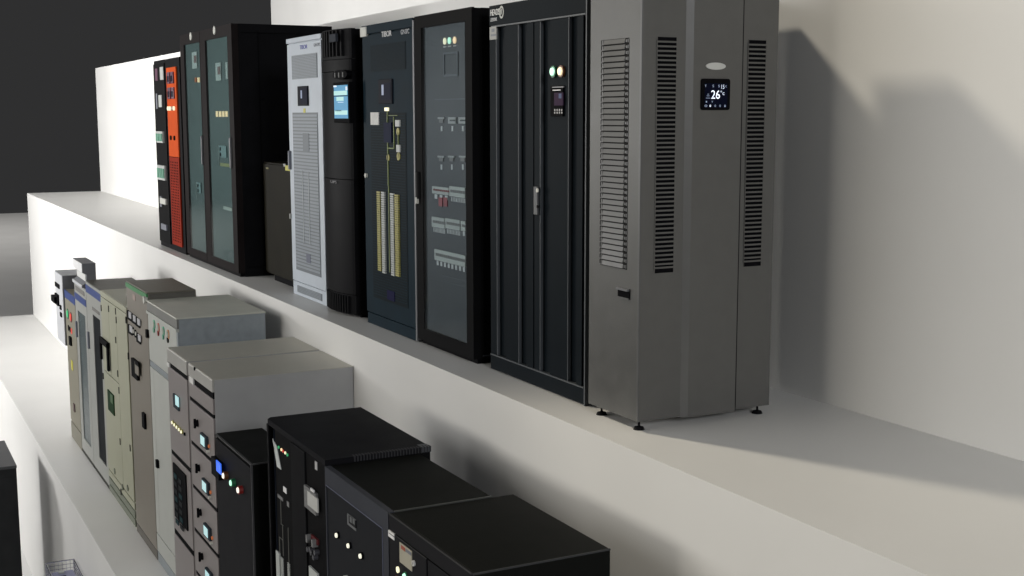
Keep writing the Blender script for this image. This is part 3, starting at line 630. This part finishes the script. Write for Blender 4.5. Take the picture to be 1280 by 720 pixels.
t = thing('white_cabinet', 'pale grey-green cabinet with four coloured lamps and a blue-grey side', 'switch cabinet', (-10.2, 2.5, ZL), GL)
XA, XB, ZT = -10.752, -9.655, -.07
part('body', box(XA, XB, Y+.012, 2.815, ZL, ZT-.012, .003), STEEL, t); part('top_panel', box(XA-.004, XB+.006, Y-.01, 2.82, ZT-.0115, ZT, .003), PTOP, t)
part('cap_band', box(XA, XB, Y-.004, Y+.0115, ZT-.085, ZT-.012), mat('grey_cap', (.16, .16, .15), .45), t); part('cap_edge', box(XA, XB, Y-.012, Y+.0115, ZT-.11, ZT-.087), PALEG, t)
zm = on(1, Y, 185, 448.5).z; zb = on(1, Y, 193, 661.7).z; xm = on(1, Y, 192, 470).x
part('door', box(XA+.004, XB-.05, Y, Y+.0115, zm+.006, ZT-.113, .003), PALEG, t); part('rail', box(XA+.004, XB-.05, Y+.002, Y+.0115, zm-.045, zm, .002), STEEL, t)
part('door', box(XA+.004, xm-.004, Y, Y+.0115, zb+.006, zm-.05, .002), PALEG, t); part('door', box(xm+.002, XB-.05, Y, Y+.0115, zb+.006, zm-.05, .002), PALEG, t)
part('lower_panel', box(XA+.004, XB-.05, Y, Y+.0115, ZL+.10, zb-.006, .003), PALEG, t); part('plinth', box(XA+.004, XB-.05, Y+.003, Y+.0115, ZL+.004, ZL+.092), STEEL, t)
part('corner_post', box(XB-.046, XB, Y+.001, Y+.0115, ZL+.02, ZT-.113), STEEL, t)
for (x, y_, m1, m2) in ((193, 406.5, LMINT, LGRN), (198.4, 410.5, LWARM, LRED), (204.6, 415, LMINT, LGRN), (210.5, 419, LWARM, LORA)):
    lamp('lamp', Y, x, y_-1, .028, mat('pale_lens', (.45, .48, .42), .3, noise=0), t, {LGRN: mat('soft_green_ring', (.10, .42, .26), .4), LRED: mat('soft_red_ring', (.55, .16, .11), .4), LORA: mat('soft_orange_ring', (.55, .25, .10), .4)}[m2])
    p = on(1, Y, x, y_+6); part('push_button', cyl(bmesh.new(), (p.x, Y-.004, p.z), .022, .010), {LGRN: GRNB, LRED: BEZR, LORA: DRK}[m2], t)
plate('handle', Y, 184.6, 411.5, 186.3, 421, DRK, t, d=.02); plate('handle', Y, 197.3, 574, 199, 583, DRK, t, d=.02)

Y = 1.99
t = thing('metering_cabinet', 'mauve-grey cabinet with a small lit screen, amber lights and tall black meter panel', 'switch cabinet', (-9.07, 2.5, ZL), GL)
XA, XB, ZT = -9.386, -8.775, -.240
part('body', box(XA, XB, Y+.012, 2.953, ZL, ZT-.005, .003), MSID, t); part('top_panel', box(XA, XB, Y+.002, 2.953, ZT-.0048, ZT, .002), MTOP, t)
zs = [ZT-.004, on(1, Y, 209.5, 451).z, on(1, Y, 209.5, 456.5).z, on(1, Y, 214, 561).z, on(1, Y, 214, 566).z, on(1, Y, 217, 658).z, on(1, Y, 217, 664).z, ZL+.03]
part('top_fascia', box(XA+.003, XB-.003, Y-.004, Y+.0115, zs[1], zs[0], .004), mat('brushed_fascia', (.50, .49, .46), .3, metal=.35), t)
for i, j in ((1, 2), (3, 4), (5, 6)): part('dark_band', box(XA+.003, XB-.003, Y+.002, Y+.0115, zs[j], zs[i]), DRK, t)
for i, j in ((2, 3), (4, 5), (6, 7)): part('door', box(XA+.003, XB-.003, Y-.002, Y+.0115, zs[j]+.003, zs[i]-.003, .003), MAUV, t)
plate('label', Y, 209.8, 452, 212.5, 457, PAPER, t, d=.008)
o = plate('screen_bezel', Y-.002, 218.2, 491.5, 224.5, 508, mat('bezel_slate', (.03, .04, .05), .3), t, d=.012, bev=.002); plate('screen', Y-.014, 219.3, 494, 223, 505.5, LCD, o, d=.002)
for k in range(6): lamp('indicator', Y-.002, 217+k*2.9, 528+k*2.9, .012, LCREAM if k < 5 else DRK, t, YELD if k < 5 else None, d=.012)
a0, a1, b0, b1 = R4(Y, 219, 579, 234.2, 643); o = part('meter_panel', box(a0, a1, Y-.012, Y+.001, b0, b1, .003), DRK, t)
for k in range(7):
    for j in range(2): part('meter', box(a0+.04+j*.15, a0+.13+j*.15, Y-.016, Y-.011, b1-.10-k*.058, b1-.065-k*.058), mat('faint_meter', (.016, .018, .02), .3) if (k+j) % 3 else mat('faint_teal', (.015, .04, .045), .3), o)
part('side_post', box(XB+.002, XB+.05, Y+.004, 2.953, ZL, ZT-.02), mat('mauve_post', (.14, .125, .12), .45), t)

t = thing('drawer_cabinet', 'mauve-grey drawer cabinet, each drawer with black knob and small lit screen, plain grey side', 'switch cabinet', (-8.39, 2.5, ZL), GL)
XA, XB, ZT = -8.722, -8.065, -.2405
part('body', box(XA, XB, Y+.012, 2.953, ZL, ZT-.005, .003), MSID, t); part('top_panel', box(XA, XB, Y+.002, 2.953, ZT-.0048, ZT, .002), MTOP, t)
z1 = on(1, Y, 237, 469).z; z2 = on(1, Y, 237, 476.5).z
part('top_fascia', box(XA+.003, XB-.003, Y-.004, Y+.0115, z1, ZT-.004, .004), mat('brushed_fascia', (.42, .41, .39)), t); part('dark_band', box(XA+.003, XB-.003, Y+.002, Y+.0115, z2, z1), DRK, t)
plate('label', Y, 237.8, 469.5, 242.5, 477, PAPER, t, d=.008); lamp('lock', Y-.004, 243.5, 461, .012, DRK, t)
bands = [(239.4, 497), (241.7, 551.7), (243.2, 606.3), (245, 661)]
zz = [on(1, Y, *b).z for b in bands]; pitch = (zz[0]-zz[3])/3; zz = [zz[0]-pitch*k for k in range(7)]
part('blank_panel', box(XA+.003, XB-.003, Y-.002, Y+.0115, zz[0]+.004, z2-.003, .003), MAUV, t)
for k in range(6):
    z = zz[k]; part('dark_band', box(XA+.003, XB-.003, Y+.002, Y+.0115, z-.022, z), DRK, t)
    dr = part('drawer', box(XA+.003, XB-.003, Y-.002, Y+.0115, max(zz[k+1]+.004, ZL+.02), z-.026, .003), MAUV, t)
    if k < 5:
        x0 = on(1, Y, 247.7, 529).x; zk = z-(zz[0]-on(1, Y, 247.7, 529).z)
        kb = bmesh.new(); cyl(kb, (x0, Y-.010, zk), .026, .018, 'y', 16, r2=.02); bx(kb, x0-.007, x0+.007, Y-.030, Y-.015, zk-.032, zk+.032)
        part('knob', kb, DRK, dr)
        a0, a1, b0, b1 = R4(Y, 253.6, 540, 261, 555); dz = z-zz[0]
        part('screen_bezel', box(a0, a1, Y-.02, Y, b0+dz, b1+dz, .003), mat('bezel_slate', (.03, .04, .05)), dr); part('screen', box(a0+.02, a1-.04, Y-.0225, Y-.018, b0+dz+.012, b1+dz-.012), LCD, dr)
        part('button', cyl(bmesh.new(), (a1+.022, Y-.006, b0+dz+.03), .012, .010), LORA, dr); part('button', cyl(bmesh.new(), (a1+.02, Y-.012, b0+dz-.005), .010, .02), OFFW, dr)

# L10 low black box cabinet
t = thing('short_black_cabinet', 'shorter black cabinet with a small blue screen and three round lamps', 'switch cabinet', (-7.63, 2.3, ZL), GL)
sc_ = .9335; XA, XB, ZT = -8.045, -7.21, -.589
part('body', box(XA, XB, Y+.012, 2.303, ZL, ZT, .003), DTOP, t)
part('door', box(XA+.004, XB-.012, Y, Y+.0115, ZL+.05, ZT-.03, .003), CHAR, t)
eb = bmesh.new(); bx(eb, XB-.011, XB-.004, Y, Y+.011, ZL+.03, ZT-.004); bx(eb, XA, XB-.011, Y, Y+.011, ZT-.010, ZT-.004)
bx(eb, XB-.006, XB+.001, Y+.012, 2.30, ZT-.008, ZT+.001)
part('edge_highlight', eb, mat('painted_highlight_grey', (.06, .06, .063), .4), t)  # paler strips paint the highlight along the cabinet edges
o = plate('display', Y, 269.5, 569.5, 278.5, 591, mat('display_black', (.003, .003, .004)), t, d=.03, bev=.004); plate('screen', Y-.03, 270.5, 575, 276, 588, BSC, o, d=.002)
for x, y_, m1, m2 in ((284.5, 594, LWARM, BEZA), (293.8, 603, LMINT, BEZG), (303, 612, LWARM, BEZR)): lamp('round_lamp', Y, x, y_, .019, mat('lamp_white', (1, .93, .82), .3, emit=.8, noise=0) if m2 is not BEZG else LMINT, t, m2, d=.028)

# L11 tall black rack with open bays
t = thing('open_bay_rack', 'tall glossy black rack with chamfered corner and an open bay of wiring and labels', 'equipment rack', (-6.4, 2.3, ZL), GL)
XA, XB, ZT = -6.90, -5.885, -.243; YB = 2.568
pts = [(XA, Y+.035), (XA+.035, Y+.008), (XB, Y+.008), (XB, YB), (XA, YB)]
part('top_panel', prism(bmesh.new(), pts, ZT-.03, ZT), mat('gloss_black', (.010, .010, .012), .32), t)
part('body', box(XA, XB, Y+.07, YB, ZL, ZT-.0305, .003), BLK, t)
gb = bmesh.new()
for k in range(26): bx(gb, XB-.03, XB+.004, 2.15+k*.0165, 2.158+k*.0165, ZT-.027, ZT+.0025)
part('edge_fins', gb, mat('fin_grey', (.05, .05, .055), .4, metal=.3), t)
part('corner_plate', box(XB-.06, XB+.002, YB-.05, YB+.001, ZT-.026, ZT+.002), mat('slate_corner', (.05, .055, .065), .35), t)
part('corner_post', box(XA, XA+.035, Y+.010, Y+.069, ZL, ZT-.031, .004), BLK, t)
x1, x2, x3 = on(1, Y, 340.5, 560).x, on(1, Y, 363.5, 590).x, on(1, Y, 381, 600).x
part('centre_post', box(x2, x3, Y+.0, Y+.069, ZL, ZT-.031, .004), BLK, t); part('right_door', box(x3+.004, XB-.003, Y+.008, Y+.069, ZL, ZT-.031, .003), BLKM, t)
part('left_strip', box(x1-.01, x1-.004, Y+.012, Y+.06, ZL, ZT-.04), mat('dull_blue_edge', (.008, .012, .022), .3), t)
part('bay_panel', box(x1, x2, Y+.016, Y+.069, ZL, ZT-.031), BLKM, t)
Yb = Y+.016
pv = [on(1, Yb, *q) for q in ((341.3, 548), (346.5, 558), (352, 587), (347, 583))]
bm = bmesh.new(); a = [bm.verts.new((p.x, Yb-.004, p.z)) for p in pv]; b = [bm.verts.new((p.x, Yb+.001, p.z)) for p in pv]; bm.faces.new(a); bm.faces.new(b[::-1])
for i in range(4): bm.faces.new((a[i], a[(i+1) % 4], b[(i+1) % 4], b[i]))
part('white_blade', bm, mat('bright_sheet', (.55, .58, .57), .5), t)
for x, y_, mm in ((348.9, 559, LGRN), (352.5, 562, LWARM), (354.6, 564, LRED), (357.2, 566, LCREAM), (360, 568.5, LGRN)): lamp('indicator', Yb, x, y_, .008, mm, t)
plate('tag', Yb, 354.8, 607.5, 358.6, 614, WHT, t, d=.004); plate('tag', Yb, 347.8, 617, 354, 621, mat('dull_tag', (.18, .18, .18), .5), t, d=.004); plate('tag', Yb, 359.4, 626, 362, 632, mat('dull_tag', (.18, .18, .18)), t, d=.004)
bm = bmesh.new()
def sg(x0, tt, x1_, bb):
    a0, a1, b0, b1 = R4(Yb, x0, tt, x1_, bb); bx(bm, a0, a1, Yb-.003, Yb, b0, b1)
sg(351.3, 621, 351.8, 655); sg(353.9, 657, 354.4, 694); sg(351.5, 654, 354.4, 655); sg(361, 660, 361.5, 705); sg(349.8, 671, 350.3, 690); sg(349.8, 671, 354, 671.6)
part('mimic_line', bm, mat('mimic_grey', (.10, .10, .09), .5), t)
a0, a1, b0, b1 = R4(Yb, 347.2, 688, 351.4, 745); part('terminal_cover', box(a0, a1, Yb-.008, Yb, b0, b1), WTER, t)
for (p0, p1, tt) in ((352.4, 355.3, 696), (361, 363.6, 703)):
    a0, a1, b0, b1 = R4(Yb, p0, tt, p1, tt+50); slats('terminal_strip', Yb, a0, a1, b0, b1, 26, WTER, t, .5, .006)
plate('serial_label', Y+.008, 394.2, 576, 396.8, 586, mat('dull_white', (.40, .40, .40), .5), t, d=.003)
o = plate('display', Y+.008, 383.3, 605.5, 397.6, 632, mat('display_frame_grey', (.16, .16, .16), .4), t, d=.015, bev=.002); plate('display_face', Y-.007, 384.8, 613.5, 397.2, 630.5, mat('display_pale', (.50, .50, .48), .4), o, d=.003)
plate('display_tag', Y-.007, 388.5, 609.5, 392.5, 612.5, WHT, o, d=.003)
for (x, y_, mm) in ((389, 671, mat('dull_tag', (.18, .18, .18))), (396, 677, mat('dull_tag', (.18, .18, .18)))): plate('lever', Y+.008, x, y_-4, x+1.6, y_+5, mm, t, d=.03)
plate('red_cover', Y+.008, 391, 667.5, 399, 674, mat('deep_red', (.09, .008, .01), .4), t, d=.01)
bm = bmesh.new()
for (x, y_) in ((389.5, 686), (392.5, 686), (397, 696), (394, 690), (398.5, 690)): p = on(1, Y+.008, x, y_); cyl(bm, (p.x, Y-.002, p.z), .014, .03, 'y', 12)
part('cable_gland', bm, mat('gland_grey', (.06, .06, .07), .3), t)
plate('socket', Y+.008, 388.5, 707, 399, 735, WTER, t, d=.01)

# L12 framed cabinet
t = thing('framed_cabinet', 'black cabinet with raised slate-blue front frame and three small round lamps', 'switch cabinet', (-5.45, 2.3, ZL), GL)
XA, XB, ZT = -5.868, -5.030, -.268; YB = 2.498
part('body', box(XA, XB, Y+.03, YB, ZL, ZT, .003), DTOP, t)
g0, g1 = on(1, Y, 407.8, 620).x, on(1, Y, 478.6, 680).x; gz = on(1, Y, 407.8, 606).z
bm = bmesh.new(); bx(bm, XA, g0, Y, Y+.0295, ZL, ZT); bx(bm, g1, XB, Y, Y+.0295, ZL, ZT); bx(bm, g0, g1, Y, Y+.0295, gz, ZT); bx(bm, g0, g1, Y, Y+.0295, ZL, ZL+.08)
part('front_frame', bm, FRMB, t)
part('door', box(g0+.004, g1-.004, Y+.004, Y+.0295, ZL+.084, gz-.004, .003), mat('blue_black_door', (.017, .018, .021), .4), t)
eb = bmesh.new(); bx(eb, g0, g1, Y-.002, Y+.004, gz-.004, gz-.0005); bx(eb, g1-.004, g1-.0005, Y-.002, Y+.004, ZL+.08, gz-.004); part('door_trim', eb, mat('slate_blue_trim', (.10, .11, .17), .3), t)
part('top_seam', box(XB-.004, XB+.004, Y+.03, YB-.002, ZT-.004, ZT+.003), mat('seam_grey', (.06, .063, .06), .4), t)
o = plate('nameplate', Y+.004, 435, 641.5, 445.4, 655, mat('nameplate_grey', (.12, .125, .13), .4), t, d=.004); plate('nameplate_field', Y, 436, 644, 444.4, 653.5, CHAR, o, d=.001)
for k in range(2): plate('nameplate_mark', Y-.001, 437.3+k*3.6, 645.5+k*2, 439.8+k*3.6, 652+k*2, mat('nameplate_grey', (.12, .125, .13)), o, d=.001)
for x, y_ in ((423.4, 668.7), (438.2, 681.7), (453.4, 694.6)): lamp('round_lamp', Y+.004, x, y_, .0125, mat('lamp_ivory', (.9, .88, .72), .3, emit=.75, noise=0), t, DRK, d=.012)
lamp('round_knob', Y+.004, 434.5, 724, .02, PAPER, t, d=.02)

# L13 nearest black cabinet
t = thing('nearest_black_cabinet', 'plain black cabinet nearest the camera with a red and cream notice on its door', 'switch cabinet', (-4.6, 2.3, ZL), GL)
XA, XB, ZT = -5.022, -4.179, -.269; YB = 2.603
part('body', box(XA, XB, Y+.012, YB, ZL, ZT, .003), DTOP, t); part('top_fascia', box(XA, XB, Y, Y+.0115, on(1, Y, 495.5, 668).z, ZT-.001, .002), CHAR, t)
z = on(1, Y, 495.5, 668).z-.006; xm = on(1, Y, 533, 705).x
part('door', box(XA+.002, xm-.003, Y, Y+.0115, ZL+.05, z, .002), CHAR, t); part('door', box(xm+.002, XB-.002, Y+.004, Y+.0115, ZL+.05, z-.004, .002), CHAR, t)
eb = bmesh.new(); bx(eb, XB-.005, XB+.002, Y+.002, YB, ZT-.005, ZT+.002); bx(eb, XA, XB-.006, Y-.002, Y+.004, ZT-.003, ZT+.0015); bx(eb, XA+.002, xm, Y-.0015, Y+.003, z-.003, z)
part('edge_highlight', eb, mat('painted_highlight_dim', (.045, .046, .048), .4), t)  # edge highlights painted as thin lighter strips
plate('label', Y, 486, 662.3, 493.2, 669.8, WHT, t, d=.003); plate('label_line', Y-.003, 486.2, 665.6, 493.1, 666.6, mat('nameplate_grey', (.12, .125, .13)), t, d=.001)
o = plate('notice', Y, 500.2, 677.5, 515.2, 702, mat('cream_notice', (.36, .34, .27), .6), t, d=.003)
plate('notice_header', Y-.003, 501.3, 681, 506.5, 685.5, mat('notice_red', (.30, .06, .03), .5), o, d=.001); plate('notice_header', Y-.003, 507.3, 685.6, 514, 689.5, GREYT, o, d=.001)
bm = bmesh.new(); p = on(1, Y, 518, 704); 
for k in range(24):
    a, b = 2*math.pi*k/24, 2*math.pi*(k+1)/24
    v = [bm.verts.new((p.x+math.cos(q)*rr, yy, p.z+math.sin(q)*rr)) for yy in (Y-.008, Y) for q, rr in ((a, .007), (b, .007), (b, .0125), (a, .0125))]
    for f in ((0, 1, 2, 3), (3, 2, 6, 7), (0, 4, 5, 1)): bm.faces.new([v[i] for i in f])
part('lock_ring', bm, PAPER, t)
lamp('round_lamp', Y, 498, 712, .0135, LCREAM, t); lamp('round_lamp', Y, 507.6, 720, .0135, LMINT, t, BEZG); lamp('round_lamp', Y, 497, 724, .012, LWARM, t, BEZA)

# ------------------------------------------------------------------ things on the floor
t = thing('floor_cabinet', 'dark grey cabinet standing on the floor at the left edge', 'equipment cabinet', (-15.1, 1.1, ZG))
part('body', box(-15.77, -14.55, .80, 1.405, ZG+.05, -2.372, .004), mat('charcoal_grey', (.030, .031, .032), .45, noise=.1), t)
part('top_panel', box(-15.775, -14.545, .795, 1.41, -2.3715, -2.34, .004), mat('charcoal_top', (.055, .057, .062), .5), t)
part('plinth', box(-15.73, -14.59, .84, 1.38, ZG, ZG+.05), DRK, t)
sb = bmesh.new(); ring(sb, 0, 1, 0, 1, .1, .9, .1, .9, 0, 1); sb.free()
part('side_panel', box(-14.55, -14.546, .84, 1.37, ZG+.1, -2.46), mat('charcoal_grey', (.030, .031, .032)), t)

t = thing('wire_rack', 'chrome wire rack standing on the floor against the lowest step', 'wire rack', (-12.3, 1.58, ZG))
xa, xb, ya, yb, zt = -12.80, -11.7, 1.457, 1.722, -2.905
bm = bmesh.new()
for x in (xa, xb):
    for y in (ya, yb): cyl(bm, (x, y, (ZG+zt)/2), .010, zt-ZG, 'z', 10)
part('post', bm, CHR, t)
def wire(bm, p, q, r=.003):
    p, q = Vector(p), Vector(q); d = q-p; vs = bmesh.ops.create_cone(bm, cap_ends=True, segments=6, radius1=r, radius2=r, depth=d.length)['verts']
    M = d.to_track_quat('Z', 'Y').to_matrix()
    for v in vs: v.co = M @ v.co + (p+q)/2
def rim(z, r=.006):
    bm = bmesh.new()
    for a, b in (((xa, ya), (xb, ya)), ((xb, ya), (xb, yb)), ((xb, yb), (xa, yb)), ((xa, yb), (xa, ya))): wire(bm, (*a, z), (*b, z), r)
    return bm
part('rim', rim(zt), CHR, t)
for sh in (zt-.16, zt-.62, zt-1.1):
    bm = rim(sh, .005)
    for k in range(1, 20): x = xa+(xb-xa)*k/20; wire(bm, (x, ya, sh), (x, yb, sh), .0028)
    for k in range(1, 6): y = ya+(yb-ya)*k/6; wire(bm, (xa, y, sh), (xb, y, sh), .0028)
    part('wire_shelf', bm, CHR, t)
bm = bmesh.new()
for k in range(1, 24):
    x = xa+(xb-xa)*k/24
    for y in (ya, yb): wire(bm, (x, y, zt-.16), (x, y, zt), .0022)
for k in range(1, 7):
    y = ya+(yb-ya)*k/7; wire(bm, (xa, y, zt-.16), (xa, y, zt), .0022)
for z in (zt-.04, zt-.08, zt-.12):
    wire(bm, (xa, ya, z), (xa, yb, z), .0026); wire(bm, (xa, yb, z), (xb, yb, z), .0026); wire(bm, (xa, ya, z), (xb, ya, z), .0026)
part('wire_basket', bm, CHR, t)
for k in range(3):
    x = xa+.12+k*.33; t2 = thing('battery_block', ('lavender battery block in the wire rack, farthest of three', 'lavender battery block in the wire rack, middle of three', 'lavender battery block in the wire rack, nearest of three')[k], 'battery', (x+.14, 1.59, zt-.157), 'battery blocks in the wire rack')
    part('case', box(x, x+.28, 1.49, 1.69, zt-.157, zt-.06, .006), LAV, t2); part('terminal', box(x+.04, x+.08, 1.55, 1.60, zt-.0598, zt-.045), WTER, t2); part('terminal', box(x+.18, x+.22, 1.55, 1.60, zt-.0598, zt-.045), DRK, t2)

# ------------------------------------------------------------------ light
W_ = bpy.data.worlds.new('World'); S.world = W_; W_.use_nodes = True
bg = W_.node_tree.nodes['Background']; bg.inputs[0].default_value = (.0285, .0285, .029, 1); bg.inputs[1].default_value = 1.0
def area(name, loc, to, size, power, col, size_y=None):
    l = bpy.data.lights.new(name, 'AREA'); l.shape = 'RECTANGLE'; l.size = size; l.size_y = size_y or size; l.energy = power; l.color = col
    o = bpy.data.objects.new(name, l); C.objects.link(o); o.location = loc
    o.rotation_euler = (Vector(to)-Vector(loc)).to_track_quat('-Z', 'Y').to_euler(); return o
def spot(name, loc, to, r, power, col, half, blend):
    l = bpy.data.lights.new(name, 'SPOT'); l.shadow_soft_size = r; l.energy = power; l.color = col
    l.spot_size = math.radians(half*2); l.spot_blend = blend
    o = bpy.data.objects.new(name, l); C.objects.link(o); o.location = loc
    o.rotation_euler = (Vector(to)-Vector(loc)).to_track_quat('-Z', 'Y').to_euler(); return o
spot('key_lamp', (-12.8, -.5, 8.1), (-2.3, 3.4, .3), .5, 3100, (1, .91, .74), 13.5, .5)
o = area('front_lamp', (-12.0, -7.5, 3.2), (-7.5, 3.0, 2.4), 11.0, 385, (1, .99, .965), 5.0); o.data.spread = math.radians(140)
o = area('far_lamp', (-21.0, -6.0, 1.3), (-21.5, 4.0, 2.6), 3.2, 1150, (1, .99, .975), 1.8); o.data.spread = math.radians(135)
o = area('riser_fill', (-4.5, -9.0, 1.2), (-3.5, 3.0, .2), 5.0, 95, (1, .95, .85), 2.2); o.data.spread = math.radians(100)  # added fill, lightens the riser shadows behind the lower row
area('side_fill', (10.0, 1.0, 5.5), (-5, 3, 0), 3.0, 800, (.95, .97, 1))  # added fill for the cabinet sides facing right
area('far_floor_fill', (-68.0, 2.0, 14), (-68, 4, -4), 18.0, 3000, (1, .98, .95))  # added out of view only to brighten the far floor

# ------------------------------------------------------------------ render
S.render.engine = 'CYCLES'
S.render.resolution_x = 1024; S.render.resolution_y = 576
S.cycles.use_denoising = True
S.cycles.max_bounces = 6
